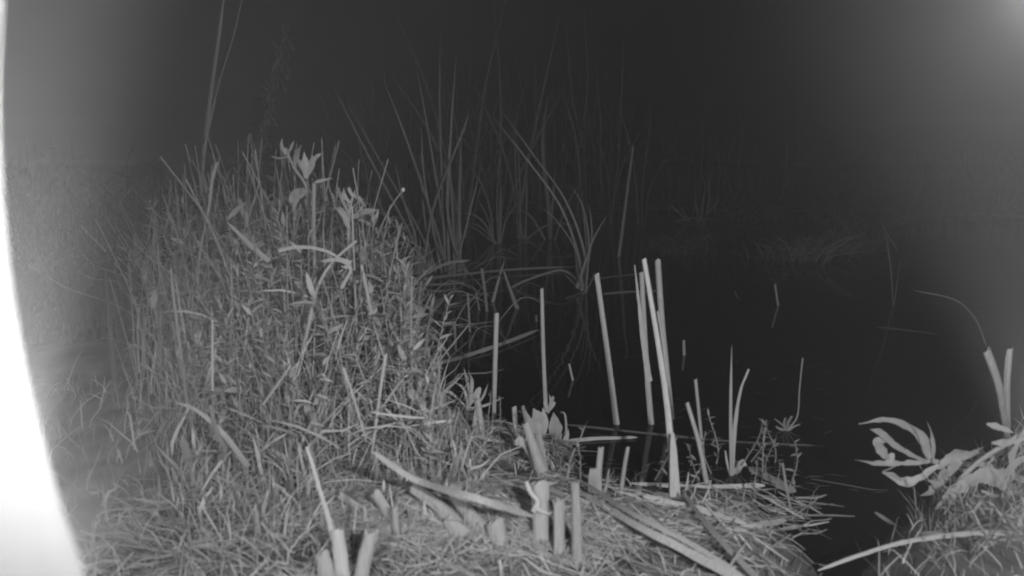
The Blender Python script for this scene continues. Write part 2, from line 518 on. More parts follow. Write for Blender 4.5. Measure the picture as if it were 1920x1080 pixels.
stub('thick split stub leaning left at the foot of the lobed-leaf plant', [(1018, 893), (1002, 845), (985, 793)], 26, 15, side=[([(1008, 880), (990, 840), (968, 822)], 16, 14), ([(1022, 885), (1014, 840), (1006, 790)], 14, 11), ([(1040, 915), (1022, 880), (1008, 850)], 13, 9)])
stub('stub on the water edge with a broad split sheath at its foot', [(1122, 928), (1123, 880), (1127, 838)], 14, 11, mt='stub', sheath=([(1116, 930), (1115, 895), (1114, 878)], 28, 16), side=[([(1132, 930), (1138, 905), (1142, 880)], 8, 3)])
stub('thin upright stub right of the split-sheath stub', [(1163, 930), (1170, 880), (1177, 838)], 9, 8)
stub('slim stub leaning left at the end of the shore litter', [(1483, 958), (1474, 910), (1467, 868)], 6, 4, mt='dim_reed')
stub('short stick leaning right near the bottom of the litter', [(1360, 1075), (1376, 1050), (1392, 1025)], 6, 5, deep=.02)
stub('short stick sloping over the left straw, close to the bottom edge', [(470, 1035), (495, 1026), (518, 1019)], 10, 9, deep=.01)
stub('short stick slanting down to the right between weeds and stubs', [(690, 960), (665, 945), (636, 926)], 13, 15, deep=.02)


# ------------------------------------------------------------------ fallen leaves
def fallen(label, pxs, w0, w1, lift=0.006, mt='straw', group='fallen reed leaves', cat='fallen leaf', name='fallen_leaf', mid=1.0, y=None, lifts=None):
    pts = []
    for i, q in enumerate(pxs):
        p = G(*q) if y is None else D(*q, y)
        l_ = lifts[i] if lifts else lift
        r = ray(*q)
        if y is None: p = p - r * (l_ / -r.z)
        pts.append(p)
    org = pts[0].copy(); mb = MB()
    w0, w1 = pw(pts[0], w0), pw(pts[-1], w1)
    mb.blade(spline(pts, 6), lambda u: (w0 + (w1 - w0) * u) * (1 - (1 - mid) * 0) * min(1, u * 9 + .35) * min(1, (1 - u) * 9 + .3), face=Vector((0, -.75, .7)), twist=random.uniform(-.5, .5), torn=.14)
    return thing(name, org, label, cat, group, [('blade', mb, mt)])


fallen('long double-width leaf slanting from the stubs down to the bottom edge', [(1075, 915), (1190, 983), (1300, 1040), (1420, 1105)], 11, 19, .035, 'stub')
fallen('narrower leaf lying alongside the long double-width one', [(1092, 903), (1185, 962), (1300, 1022), (1400, 1085)], 8, 11, .045, 'stub')
fallen('curved leaf sweeping from the weeds down across the leaning stubs', [(700, 848), (780, 900), (890, 933), (1000, 968)], 11, 14, .06, 'stub', lifts=(.16, .12, .085, .05))
fallen('shorter curved leaf just under the sweeping one', [(705, 850), (755, 888), (830, 919)], 8, 9, .045, 'straw', lifts=(.14, .11, .075))
fallen('bright leaf lying on the water, its left end against the lobed-leaf plant', [(1063, 827), (1120, 822), (1195, 820)], 8, 5, .006, 'pale_stalk')
fallen('bright leaf floating flat along the shore at the foot of the leaning stalk', [(1180, 906), (1320, 913), (1434, 910)], 6, 10, .006, 'pale_stalk')
fallen('long dim stem floating across the open water', [(1062, 796), (1200, 811), (1380, 828), (1545, 836)], 5, 3, .004, 'shaded_reed')
fallen('long leaf floating out from the left bank behind the square-cut stalk', [(790, 690), (870, 668), (940, 645), (1010, 618)], 10, 6, .014, 'stub')
fallen('arched leaf springing from the bank weeds over the dark water', [(765, 535), (800, 512), (838, 494), (880, 488)], 9, 4, y=3.3, mt='stub')
fallen('long leaf lying on the water from the bank to the far clump', [(778, 526), (850, 516), (980, 504), (1085, 500)], 7, 4, .02, 'reed')
fallen('bent leaf bridging the water between the grey stalks and the right clump', [(935, 563), (965, 536), (1020, 514), (1060, 508), (1092, 536)], 5, 6, y=3.7, mt='reed')
fallen('floating leaf below the arched one, close against the bank', [(780, 540), (820, 546), (860, 541)], 5, 3, .004, 'reed')
fallen('thin floating leaf just beneath the long one by the bank', [(775, 533), (830, 533), (880, 529)], 4, 2, .004, 'reed')
fallen('floating split leaf touching the slim dim stalk', [(835, 574), (860, 568), (883, 558)], 4, 5, .004, 'reed')
fallen('second floating sliver under the split leaf', [(842, 575), (865, 573), (882, 567)], 3, 3, .004, 'reed')
fallen('floating leaf reaching right from the right clump', [(1105, 526), (1150, 519), (1215, 512)], 6, 4, .004, 'dim_reed')
fallen('dim leaf floating nearer than the one beside the right clump', [(1130, 551), (1190, 546), (1240, 545)], 4, 3, .004, 'dim_reed')
fallen('short dim leaf floating at the foot of the right clump', [(1060, 560), (1085, 551), (1108, 543)], 4, 3, .004, 'dim_reed')
fallen('bent twig arching above black water in the middle distance', [(1358, 538), (1378, 524), (1400, 528), (1414, 538)], 3, 2, y=4.1, mt='dim_reed')
fallen('faint short leaf adrift under the bent twig', [(1377, 545), (1383, 558), (1390, 566)], 4, 3, .004, 'dim_reed')
fallen('log-like thick reed slanting down into the shore litter', [(1405, 876), (1450, 900), (1492, 922)], 16, 15, .012, 'dim_reed')
fallen('straight straw running from the tallest stalk to the bottom edge', [(1280, 922), (1340, 1000), (1430, 1095)], 8, 11, .03, 'stub')
fallen('pale litter leaf under the stub with the split sheath', [(1125, 937), (1200, 940), (1290, 952)], 10, 6, .008, 'pale_stalk')
fallen('pale litter leaf crossing in front of the tallest stalk', [(1205, 930), (1260, 941), (1330, 955)], 9, 6, .018, 'pale_stalk')
fallen('litter leaf nearer the bottom, below the crossing pale one', [(1230, 955), (1300, 968), (1380, 980)], 9, 7, .012, 'straw')
fallen('broad faded leaf at the far end of the shore litter', [(1375, 995), (1420, 985), (1475, 975)], 12, 10, .01, 'straw')
fallen('thin faded leaf below the broad faded one', [(1360, 1006), (1420, 997), (1500, 990)], 6, 3, .008, 'straw')
fallen('mid-grey leaf slanting into the dark mud right of the litter', [(1300, 955), (1350, 967), (1400, 982)], 8, 10, .016, 'straw')
fallen('loose straw across the weeds behind the leaning stubs', [(830, 855), (880, 870), (920, 890)], 8, 8, .03, 'stub')
fallen('loose straw slanting up from the slim stub towards the lobed-leaf plant', [(855, 898), (910, 870), (990, 840)], 9, 7, .04, 'straw')
fallen('flat straw beside the torn-leaf stub', [(905, 925), (970, 915), (1045, 905)], 7, 7, .03, 'stub')
fallen('straw lying from the torn-leaf stub towards the long double leaf', [(1000, 908), (1050, 925), (1110, 945)], 9, 6, .035, 'stub')
fallen('short straw ending in the water by the lobed-leaf plant', [(1060, 868), (1080, 882), (1098, 894)], 6, 6, .02, 'stub')
fallen('long blurred leaf arching out over the bottom right', [(1533, 1070), (1600, 1045), (1680, 1020), (1760, 1006), (1860, 998), (1960, 1010)], 5, 12, y=1.02, mt='reed')
fallen('dim curved leaf behind the long blurred one', [(1640, 960), (1680, 985), (1720, 998), (1770, 1000)], 8, 8, .03, 'dim_reed')
fallen('faint stem hanging over the water at the right edge', [(1715, 545), (1790, 562), (1830, 600), (1850, 650)], 3, 4, y=2.2, mt='shaded_reed')
fallen('thin dim straw on the water towards the right edge', [(1645, 613), (1700, 619), (1760, 627)], 3, 2, .004, 'shaded_reed')


# ------------------------------------------------------------------ reed clumps of the pond: every leaf a part
def clump(name, label, base, leaves, mt='reed', group='reed clumps across the pond', y=None, cat='reed clump', z=0):
    p0 = P(*base, z) if y is None else D(*base, y)
    parts = []
    for q in leaves:
        pxs, w0, w1 = q[:3]
        dy = q[3] if len(q) > 3 else random.uniform(-.25, .25)
        pts = [D(a, b_, p0.y + random.uniform(-.05, .05) + dy * i / (len(pxs) - 1)) for i, (a, b_) in enumerate(pxs)]
        mb = MB(); a_, c_ = pw(p0, w0 * .75), pw(p0, w1 * .7)
        mb.blade(spline(sink(pts, .12), 6), lambda u: (a_ + (c_ - a_) * u) * min(1, (1 - u) * 5 + .12), thick=.3, twist=random.uniform(-.7, .7))
        parts.append(('reed_leaf', mb, mt))
    return thing(name, p0, label, cat, group, parts)


LA = [([(800, 500), (760, 420), (690, 290), (621, 156)], 8, 4), ([(806, 505), (790, 440), (700, 280), (650, 190)], 6, 3),
      ([(838, 505), (815, 420), (765, 270), (718, 147)], 8, 4), ([(846, 510), (828, 400), (800, 230), (777, 106)], 8, 3),
      ([(835, 505), (830, 380), (825, 220), (824, 72)], 7, 3), ([(842, 505), (840, 380), (846, 240), (855, 104)], 8, 3),
      ([(795, 490), (812, 390), (850, 290), (872, 235), (880, 204)], 8, 4), ([(862, 510), (861, 440), (861, 370), (862, 302)], 13, 8),
      ([(852, 512), (850, 420), (842, 300), (836, 250)], 9, 4), ([(828, 508), (814, 440), (795, 330), (790, 240)], 7, 3),
      ([(850, 512), (858, 420), (864, 320), (864, 215)], 7, 3), ([(815, 500), (800, 440), (790, 330), (792, 250)], 6, 3),
      ([(848, 515), (825, 470), (808, 430)], 9, 4), ([(870, 500), (852, 460), (840, 400), (838, 330)], 12, 5),
      ([(785, 500), (778, 440), (755, 370), (740, 300)], 7, 3), ([(790, 500), (752, 440), (718, 395), (705, 350)], 6, 3),
      ([(842, 510), (862, 470), (885, 380), (905, 300)], 6, 3), ([(800, 500), (760, 430), (700, 390), (650, 340)], 5, 2)]
for k in range(9):
    x0 = 772 + k * 4
    LA.append(([(x0 + 4, 510), (x0 + (k - 4) * 1.2, 480), (x0 + (k - 4) * 3.0, 438 + random.uniform(0, 30))], 9, 4))
clump('reed_clump', 'tallest fan of reeds, its long leaves spreading up from beside the weedy bank', (830, 512), LA)
LB = [([(1092, 545), (1085, 480), (1050, 385), (985, 295), (922, 216)], 9, 4), ([(1098, 545), (1095, 470), (1060, 375), (1000, 290), (935, 200)], 8, 4),
      ([(1096, 498), (1112, 450), (1138, 404)], 9, 4), ([(1098, 545), (1100, 480), (1096, 420), (1090, 385)], 7, 3),
      ([(1090, 545), (1083, 510), (1078, 465)], 7, 3), ([(1095, 540), (1102, 500), (1110, 440), (1105, 385)], 6, 3),
      ([(1085, 540), (1070, 525), (1055, 512)], 6, 3), ([(1098, 545), (1108, 530), (1115, 505)], 6, 3),
      ([(1094, 545), (1080, 470), (1040, 410), (1000, 380)], 5, 2), ([(1100, 530), (1104, 450), (1090, 380), (1062, 340)], 5, 2)]
clump('reed_clump', 'reed fan in open water whose longest leaves lean far to the left', (1095, 547), LB)
LC = [([(925, 455), (915, 410), (895, 372)], 8, 3), ([(928, 455), (905, 415), (880, 400), (862, 402)], 7, 3), ([(925, 455), (920, 400), (905, 350), (880, 310)], 6, 3),
      ([(936, 455), (938, 400), (940, 340)], 9, 5), ([(930, 455), (900, 425), (876, 418)], 6, 3), ([(938, 455), (950, 410), (975, 375)], 6, 3),
      ([(920, 450), (885, 425), (868, 430)], 6, 3), ([(934, 455), (932, 380), (936, 300), (950, 240)], 5, 3)]
clump('reed_clump', 'dim low clump with drooping leaves behind the tallest fan', (930, 456), LC)
LDd = [([(1032, 470), (1030, 400), (1019, 300), (1019, 240), (1027, 178)], 14, 5), ([(985, 445), (987, 380), (988, 300)], 8, 4), ([(975, 440), (975, 350), (970, 250)], 6, 3),
       ([(1030, 450), (1036, 380), (1040, 320)], 8, 4), ([(1020, 445), (990, 400), (955, 398), (940, 412)], 7, 4), ([(985, 450), (1020, 425), (1050, 418), (1080, 428)], 6, 4),
       ([(1035, 500), (1050, 465), (1065, 432)], 5, 4), ([(980, 445), (968, 340), (965, 200)], 5, 3), ([(1040, 450), (1065, 380), (1100, 330)], 5, 2)]
clump('reed_clump', 'dim clump with one thick curved stem and two low arching leaves', (1015, 448), LDd)
LE = [([(1290, 418), (1275, 400), (1257, 384)], 10, 7), ([(1293, 418), (1282, 398), (1270, 378)], 7, 4), ([(1315, 412), (1318, 380), (1322, 345)], 9, 5), ([(1320, 412), (1335, 390), (1350, 372)], 7, 3),
      ([(1266, 417), (1290, 410), (1320, 409), (1347, 416)], 4, 4), ([(1310, 412), (1305, 380), (1300, 350)], 6, 3), ([(1322, 412), (1330, 370), (1328, 320)], 6, 3)]
clump('reed_clump', 'faint broad-leaved clump on the far bank with a flat bent leaf at its foot', (1300, 416), LE, 'reed')
LF = [([(1675, 572), (1670, 500), (1662, 450), (1655, 425)], 4, 3), ([(1676, 572), (1684, 520), (1690, 470)], 4, 2), ([(1662, 435), (1650, 415), (1645, 408)], 4, 2)]
clump('reed_clump', 'very faint thin forked reed towards the right edge of the pond', (1675, 574), LF, 'shaded_reed')
# tall plants behind the weedy bank
LG = [([(378, 330), (385, 260), (397, 160), (410, 70), (424, -40)], 12, 8), ([(392, 235), (412, 150), (440, 60), (462, -40)], 7, 5)]
clump('tall_reed', 'tall forked reed rising out of the top of the weedy bank', (378, 330), LG, 'reed', None, 3.0, 'tall reed')
LH = []
for k in range(70):
    b0 = random.uniform(0, 1); x0 = 478 + 70 * b0 * .9; y0 = 320 - 290 * b0
    a = random.choice((-1, 1)); ln = random.uniform(10, 34)
    LH.append(([(x0, y0), (x0 + a * ln * .4, y0 - ln * .7), (x0 + a * ln, y0 - ln * .85)], 3, 1))
LH = [([(474, 330), (500, 220), (525, 120), (545, 10)], 6, 3)] + LH
clump('tall_reed', 'faint feathery tall reed beyond the weedy bank', (474, 330), LH, 'dim_reed', None, 4.6, 'tall reed')

# faint reeds of the far bank: individuals
protos = []
for k in range(7):
    mb = MB(); rr = random.Random(40 + k); bend = rr.uniform(-.25, .25); hh = 1.0
    pts = [Vector((bend * (i / 3) ** 2, rr.uniform(-.03, .03), hh * i / 3)) for i in range(4)]
    mb.blade(spline([Vector((0, 0, -.06))] + pts, 5), lambda u: .011 * min(1, (1 - u) * 3 + .12), thick=.3, twist=rr.uniform(-1, 1))
    mb2 = MB(); b2 = rr.choice((-1, 1)) * rr.uniform(.12, .4)
    pts = [Vector((b2 * (i / 3) ** 1.6, rr.uniform(-.05, .05), (.75 - .3 * abs(b2)) * i / 3)) for i in range(4)]
    mb2.blade(spline([Vector((0, 0, -.06))] + pts, 5), lambda u: .010 * min(1, (1 - u) * 3 + .12), thick=.3, twist=rr.uniform(-1, 1))
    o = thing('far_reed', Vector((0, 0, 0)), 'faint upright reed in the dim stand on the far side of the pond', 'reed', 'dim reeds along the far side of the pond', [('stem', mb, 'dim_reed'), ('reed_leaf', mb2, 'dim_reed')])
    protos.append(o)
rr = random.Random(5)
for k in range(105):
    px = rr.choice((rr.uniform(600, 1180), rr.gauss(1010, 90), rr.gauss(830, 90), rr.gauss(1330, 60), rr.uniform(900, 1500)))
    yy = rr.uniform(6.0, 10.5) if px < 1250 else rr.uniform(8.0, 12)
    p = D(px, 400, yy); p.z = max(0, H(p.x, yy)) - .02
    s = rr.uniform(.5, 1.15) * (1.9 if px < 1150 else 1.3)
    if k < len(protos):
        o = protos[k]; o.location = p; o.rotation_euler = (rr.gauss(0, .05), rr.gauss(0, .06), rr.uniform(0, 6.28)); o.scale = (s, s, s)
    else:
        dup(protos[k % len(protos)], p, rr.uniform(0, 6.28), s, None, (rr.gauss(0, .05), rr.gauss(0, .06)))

# ------------------------------------------------------------------ the weedy bank on the left
ENV = [(-3000, 1000), (100, 960), (215, 800), (245, 560), (256, 480), (264, 415), (300, 385), (350, 345), (420, 315), (520, 300), (600, 330), (660, 355), (705, 400), (725, 480), (770, 510), (800, 600), (830, 700), (870, 760), (930, 800), (1060, 845), (3000, 900)]


def env(px):
    for (a, b_), (c, d_) in zip(ENV, ENV[1:]):
        if a <= px <= c: return b_ + (d_ - b_) * (px - a) / (c - a)
    return 900


def ztop(x, y):
    """highest a plant may stand here for the bank to keep its outline"""
    px = 960 + FPX * x / (y * math.cos(R(PITCH)) + (CAM_H - .3) * math.sin(R(PITCH)))
    return D(px, env(px), y).z


def spot(rr, xlo, xhi, ylo, yhi, shore=0.0):
    while True:
        x, y = rr.uniform(xlo, xhi), rr.uniform(ylo, yhi)
        if S(x, y) > shore: return x, y


def prof(y):
    return 0.10 + 0.50 * min(1, max(0, (y - 1.15) / 0.95))


def bank_room(x, y):
    return min(ztop(x, y), prof(y) + .08) - H(x, y)


# grass: one mass nobody could count
rr = random.Random(11); gm = MB()


def grass_blade(mb, x, y, h, rr, w0=.004, lean=.35):
    z = H(x, y); a = rr.uniform(0, 6.283); l_ = rr.uniform(.05, lean) * h
    dx, dy = math.cos(a) * l_, math.sin(a) * l_
    pts = [Vector((x + dx * u ** 1.8, y + dy * u ** 1.8, z - .01 + h * (u - .18 * u * u * rr.uniform(0, 2)))) for u in (0, .3, .6, .85, 1)]
    f = rr.uniform(0, 6.283); mb.strip(pts, [w0, w0, w0 * .85, w0 * .5, w0 * .1], Vector((math.cos(f), math.sin(f), .2)))


n_ = 0
while n_ < 8000:
    x, y = spot(rr, -2.2, -.05, 1.0, 3.4)
    room = bank_room(x, y)
    if x / y < -.5 and rr.random() < .75: continue
    if room < .04 or noise.noise(Vector((x * 5, y * 4, 1))) < -.25 + .3 * rr.random() - .15: continue
    grass_blade(gm, x, y, room * rr.uniform(.3, .95), rr, rr.choice((.001, .0015, .0015, .002, .003, .004, .007)), rr.choice((.2, .3, .6, 1.0)))
    n_ += 1
for k in range(1300):                                   # bent and matted blades lying through the mass
    x, y = spot(rr, -1.15, -.05, 1.1, 2.8)
    room = bank_room(x, y)
    if room < .06 or (x / y < -.5 and rr.random() < .7): continue
    a = rr.uniform(0, 6.283); e = rr.gauss(.1, .6); l_ = rr.uniform(.05, .17); zz = H(x, y) + room * rr.uniform(.1, .62)
    d_ = Vector((math.cos(a) * math.cos(e), math.sin(a) * math.cos(e), math.sin(e))) * l_
    b_ = Vector((rr.gauss(0, .02), rr.gauss(0, .02), -rr.uniform(0, .06)))
    if min(ztop(x + d_.x, y + d_.y), 9) < zz + d_.z: continue
    w0 = rr.choice((.001, .0015, .002, .003, .005)); f = rr.uniform(0, 6.283)
    gm.strip([Vector((x, y, zz)) + d_ * u + b_ * u * u for u in (0, .3, .6, .85, 1)], [w0 * .5, w0, w0, w0 * .6, w0 * .1], Vector((math.cos(f) * .6, -.8, math.sin(f) * .6)))
tag(gm.build('bank_grass', 'grass'), 'dense tangled grass covering the weedy bank', 'grass', None, 'stuff')
gm = MB()
for k in range(6500):                                   # short grass of the near bank
    x, y = spot(rr, -1.2, .45, .78, 1.6)
    if x > .1 and rr.random() > .35: continue
    if noise.noise(Vector((x * 9, y * 9, 7))) < rr.uniform(-.35, .15) - .1 or (-.25 < x < .05 and 1.16 < y < 1.4 and rr.random() > .25): continue
    if x / y < -.5 and rr.random() < .6: continue
    grass_blade(gm, x, y, rr.uniform(.02, .06) * (1.8 if x < -.3 else 1), rr, rr.choice((.0007, .001, .0015, .0025)), .9)
for k in range(1700):                                   # right hand corner
    x, y = spot(rr, .55, 1.5, .8, 1.9)
    grass_blade(gm, x, y, rr.uniform(.02, .09), rr, rr.choice((.0015, .002, .003)), .9)
tag(gm.build('short_grass', 'grass'), 'short trampled grass on the near bank', 'grass', None, 'stuff')

# straw litter
sm = MB()


def straw(mb, x, y, ln, rr, w0, lift):
    a = rr.gauss(.0, .9); dx, dy = math.cos(a) * ln / 2, math.sin(a) * ln / 2
    pts = []
    tz = rr.gauss(0, .06) * ln
    for u in (-1, -.5, 0, .5, 1):
        xx, yy = x + dx * u, y + dy * u + rr.gauss(0, .004)
        pts.append(Vector((xx, yy, max(0.001, H(xx, yy)) + lift + tz * u)))
    mb.strip(pts, [w0 * .7, w0, w0, w0, w0 * .5], Vector((rr.gauss(0, .3), -.3, 1)))


for k in range(5200):
    x, y = spot(rr, -.6, .45, .85, 1.7, -.03)
    if rr.random() > math.exp(-max(0, x - .06) / .08) + .03 or noise.noise(Vector((x * 8, y * 8, 2))) < rr.uniform(-.4, .1) - .1: continue
    straw(sm, x, y, rr.uniform(.03, .13), rr, rr.choice((.0006, .0008, .001, .0015, .002, .0045)), rr.uniform(.001, .012))
for k in range(1900):
    x, y = rr.gauss(-.06, .15), rr.gauss(1.06, .06)
    straw(sm, x, y, rr.uniform(.04, .16), rr, rr.choice((.0007, .001, .0015, .003)), rr.uniform(.002, .014))
for k in range(250):                                    # litter in the shallows
    q = (rr.uniform(1080, 1500), rr.uniform(925, 1010)) if k % 3 else (rr.gauss(1390, 90), rr.gauss(1000, 40))
    p = G(*q)
    straw(sm, p.x, p.y, rr.uniform(.04, .16), rr, rr.choice((.0015, .002, .004)), rr.uniform(.001, .012))
tag(sm.build('straw_litter', 'straw'), 'matted dry straw and reed litter on the near bank', 'straw', None, 'stuff')

# far tufts and scrub on the far bank
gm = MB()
for k in range(9000):                                   # dark growth added to hide the lit ground and horizon behind the bank
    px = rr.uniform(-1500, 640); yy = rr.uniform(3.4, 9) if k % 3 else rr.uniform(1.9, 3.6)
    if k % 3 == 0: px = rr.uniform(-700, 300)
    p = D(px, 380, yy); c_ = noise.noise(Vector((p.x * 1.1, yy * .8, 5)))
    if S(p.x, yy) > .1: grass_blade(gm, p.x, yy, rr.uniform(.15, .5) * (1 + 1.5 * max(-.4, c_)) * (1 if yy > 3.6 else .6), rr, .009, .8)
tag(gm.build('added_dark_scrub', 'scrub'), 'added dark growth hiding the lit ground behind the weedy bank', 'scrub', None, 'stuff')
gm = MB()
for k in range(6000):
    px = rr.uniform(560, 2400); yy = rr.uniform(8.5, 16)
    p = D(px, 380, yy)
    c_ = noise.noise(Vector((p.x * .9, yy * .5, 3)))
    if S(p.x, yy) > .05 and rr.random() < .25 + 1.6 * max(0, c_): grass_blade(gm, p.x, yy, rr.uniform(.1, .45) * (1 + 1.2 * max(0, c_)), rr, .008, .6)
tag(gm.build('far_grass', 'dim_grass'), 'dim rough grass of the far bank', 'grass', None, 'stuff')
tp = []
for k in range(4):
    mb = MB(); r2 = random.Random(700 + k)
    for q in range(46):
        a, l_ = r2.uniform(0, 6.283), r2.uniform(.02, .22); h_ = r2.uniform(.06, .24); o_ = Vector((r2.gauss(0, .07), r2.gauss(0, .04), -.01))
        f = r2.uniform(0, 6.283)
        mb.strip([o_ + Vector((math.cos(a) * l_ * u ** 1.6, math.sin(a) * l_ * u ** 1.6, h_ * (u - .35 * u * u))) for u in (0, .35, .7, 1)], [.006, .006, .004, .001], Vector((math.cos(f), math.sin(f), .2)))
    tp.append(thing('shore_tuft', Vector((0, 0, 0)), 'low dim tuft of grass at the waterline on the far side of the pond', 'grass tuft', 'low tufts along the far waterline', [('tuft', mb, 'dim_grass')]))
TP = [(1235, 470), (1262, 478), (1285, 462), (1250, 455), (1300, 425), (1270, 415), (1345, 420), (1400, 404), (1440, 410), (1470, 488), (1505, 490), (1535, 487), (1490, 470), (1560, 480), (1570, 420), (1600, 440), (1640, 410), (1380, 415),
      (1180, 405), (1110, 410), (1060, 400), (960, 410), (700, 440), (720, 470), (745, 505), (735, 455), (1620, 470), (1690, 425)]
for k, q in enumerate(TP):
    p = P(*q, 0); s_ = rr.uniform(.6, 1.5)
    if k < 4:
        o = tp[k]; o.location = p; o.scale = (s_ * 1.4, s_, s_); o.rotation_euler.z = rr.uniform(-.4, .4)
    else: dup(tp[k % 4], p, rr.uniform(-.5, .5), s_)
st_p = []
for k in range(30):
    q = (rr.gauss(870, 75), rr.gauss(560, 60)) if k < 42 else (rr.gauss(880, 70), rr.gauss(600, 40))
    p = P(*q, 0)
    if S(p.x, p.y) > .06 or q[0] < 770: continue
    if len(st_p) < 6:
        mb = MB(); b2 = rr.uniform(.02, .14)
        up_ = rr.choice((0, 0, .05, .12))
        mb.blade(spline([Vector((-.12, 0, 0.003)), Vector((0, rr.uniform(-.02, .02), .004 + up_)), Vector((.13, rr.uniform(-.05, .05), .004 + up_ * .6))], 6), lambda u: .0038 * min(1, (1 - u) * 4 + .15), thick=.3, torn=.15, face=Vector((0, -.75, .7)))
        o = thing('stray_stem', Vector((0, 0, 0)), 'thin broken reed stem lying in the water close to the weedy bank', 'broken stem', 'broken stems at the waterline of the bank', [('stem', mb, 'reed')])
        o.location = p; o.rotation_euler = (0, 0, rr.gauss(.2, .5)); st_p.append(o)
    else:
        st_p.append(dup(st_p[k % 6], p, rr.gauss(.2, .5) + rr.choice((0, 0, 3.14)), rr.uniform(.5, 1.2), None, (0, rr.choice((0, 0, -.15, -.4)) if k < 42 else 0)))
# flecks of scum on the water
sc_ = MB()
for k in range(420):
    q = rr.choice(((rr.gauss(850, 60), rr.gauss(600, 60)), (rr.gauss(900, 80), rr.gauss(520, 15)), (rr.gauss(1200, 180), rr.gauss(900, 25)), (rr.gauss(1100, 90), rr.gauss(550, 12)), (rr.uniform(800, 1600), rr.uniform(480, 900))))
    p = P(*q, 0)
    if S(p.x, p.y) > -.02: continue
    a = rr.gauss(0, .5); l_ = rr.uniform(.004, .03); d_ = Vector((math.cos(a) * l_, math.sin(a) * l_, 0))
    sc_.strip([p - d_ + Vector((0, 0, .002)), p + Vector((0, rr.uniform(-.003, .003), .003)), p + d_ + Vector((0, 0, .002))], [.001, rr.uniform(.001, .004), .001], Vector((0, 0, 1)))
tag(sc_.build('floating_scum', 'dim_grass'), 'flecks of scum and broken stems floating on the pond', 'scum', None, 'stuff')


# ------------------------------------------------------------------ leafy weeds
def weed_proto(seed, h, nl, ll, lw, name, label, group, droop=.35, top=False, ms=('stem', 'leaf')):
    rr = random.Random(seed); st = MB(); fo = MB()
    bx, by = rr.uniform(-.12, .12) * h, rr.uniform(-.12, .12) * h
    f = lambda u: Vector((bx * u * u + .01 * math.sin(4 * u + seed), by * u * u, h * u))
    line = [f(i / 6) for i in range(7)]
    st.tube([Vector((0, 0, -.03))] + line, (.0022, .0011), 5, 0, 1)
    for i in range(nl):
        u = .12 + .88 * (i + rr.random()) / nl
        if top: u = 1 - (1 - u) * .6
        a = i * 2.4 + rr.uniform(-.5, .5); e = rr.uniform(-.1, .9) + (.5 if u > .9 else 0)
        d_ = Vector((math.cos(a) * math.cos(e), math.sin(a) * math.cos(e), math.sin(e)))
        L = ll * rr.uniform(.55, 1.15) * (1 - .35 * u)
        fo.leaf(f(min(u, 1)), d_, L, lw * rr.uniform(.7, 1.2) * L / ll, Vector((rr.gauss(0, .3), rr.gauss(0, .3), 1)), rr.uniform(0, droop), rr.uniform(.05, .5))
    return thing(name, Vector((0, 0, 0)), label, 'weed', group, [('stem', st, ms[0]), ('foliage', fo, ms[1])])


WG = 'leafy weeds crowding the bank'
wl = 'leafy weed with many narrow leaves crowded into the weedy bank'
wp = [weed_proto(100 + k, .42, (30, 46, 38, 56, 26, 44)[k], (.10, .06, .085, .05, .12, .07)[k], (.017, .013, .02, .012, .022, .011)[k], 'leafy_weed', wl, WG) for k in range(6)]
wl2 = 'broad-leaved weed with few large leaves among the bank grass'
wp2 = [weed_proto(200 + k, .42, 14, .12, .034, 'broad_leaved_weed', wl2, 'broad-leaved weeds among the bank grass', .6) for k in range(4)]
rr = random.Random(21)


def plant_out(protos, count, xlo, xhi, ylo, yhi, lo, hi, shore=.0):
    k = 0; tries = 0
    while k < count and tries < 20000:
        tries += 1
        x, y = spot(rr, xlo, xhi, ylo, yhi, shore)
        room = bank_room(x, y)
        if room < .06: continue
        s = room * rr.uniform(lo, hi) / .42
        loc = (x, y, H(x, y)); tl = (rr.gauss(0, .16), rr.gauss(0, .16)); rz = rr.uniform(0, 6.28)
        if k < len(protos):
            o = protos[k]; o.location = loc; o.rotation_euler = (*tl, rz); o.scale = (s, s, s)
        else:
            dup(protos[k % len(protos)], loc, rz, s, None, tl)
        k += 1


def plant_out_more(protos, count, xlo, xhi, ylo, yhi, lo, hi):
    for k in range(count):
        for _ in range(200):
            x, y = spot(rr, xlo, xhi, ylo, yhi); room = bank_room(x, y)
            if room > .06: break
        dup(protos[k % len(protos)], (x, y, H(x, y)), rr.uniform(0, 6.28), room * rr.uniform(lo, hi) / .42, None, (rr.gauss(0, .2), rr.gauss(0, .2)))


plant_out(wp, 150, -.75, -.05, 1.35, 2.7, .6, 1.0)
plant_out_more(wp, 35, -1.4, -.5, 1.4, 2.6, .5, .9)
plant_out(wp2, 45, -1.6, -.1, 1.2, 2.6, .6, 1.0)

# dry stems standing in the bank: individuals of one kind
dp = []
for k in range(5):
    mb = MB(); rr2 = random.Random(300 + k); b2 = rr2.uniform(-.1, .1)
    pts = [Vector((b2 * (i / 3) ** 2, rr2.uniform(-.01, .01), .45 * i / 3)) for i in range(4)]
    mb.tube(spline([Vector((0, 0, -.03))] + pts, 4), (.0026, .0017), 6, .5, .8)
    dp.append(thing('dry_stem', Vector((0, 0, 0)), 'thin dry stem standing upright among the weeds of the bank', 'dry stem', 'dry stems standing in the weedy bank', [('stem', mb, 'stub')]))
n_ = 0
while n_ < 210:
    x, y = spot(rr, -1.25, -.12, 1.3, 2.8)
    room = bank_room(x, y)
    if room < .12: continue
    s = (room + .045) * rr.uniform(.7, 1.12) / .45
    loc = (x, y, H(x, y)); tl = (rr.gauss(0, .1), rr.gauss(0, .12))
    if n_ < 5:
        o = dp[n_]; o.location = loc; o.rotation_euler = (*tl, rr.uniform(0, 6.28)); o.scale = (s, s, s)
    else:
        dup(dp[n_ % 5], loc, rr.uniform(0, 6.28), s, None, tl)
    n_ += 1

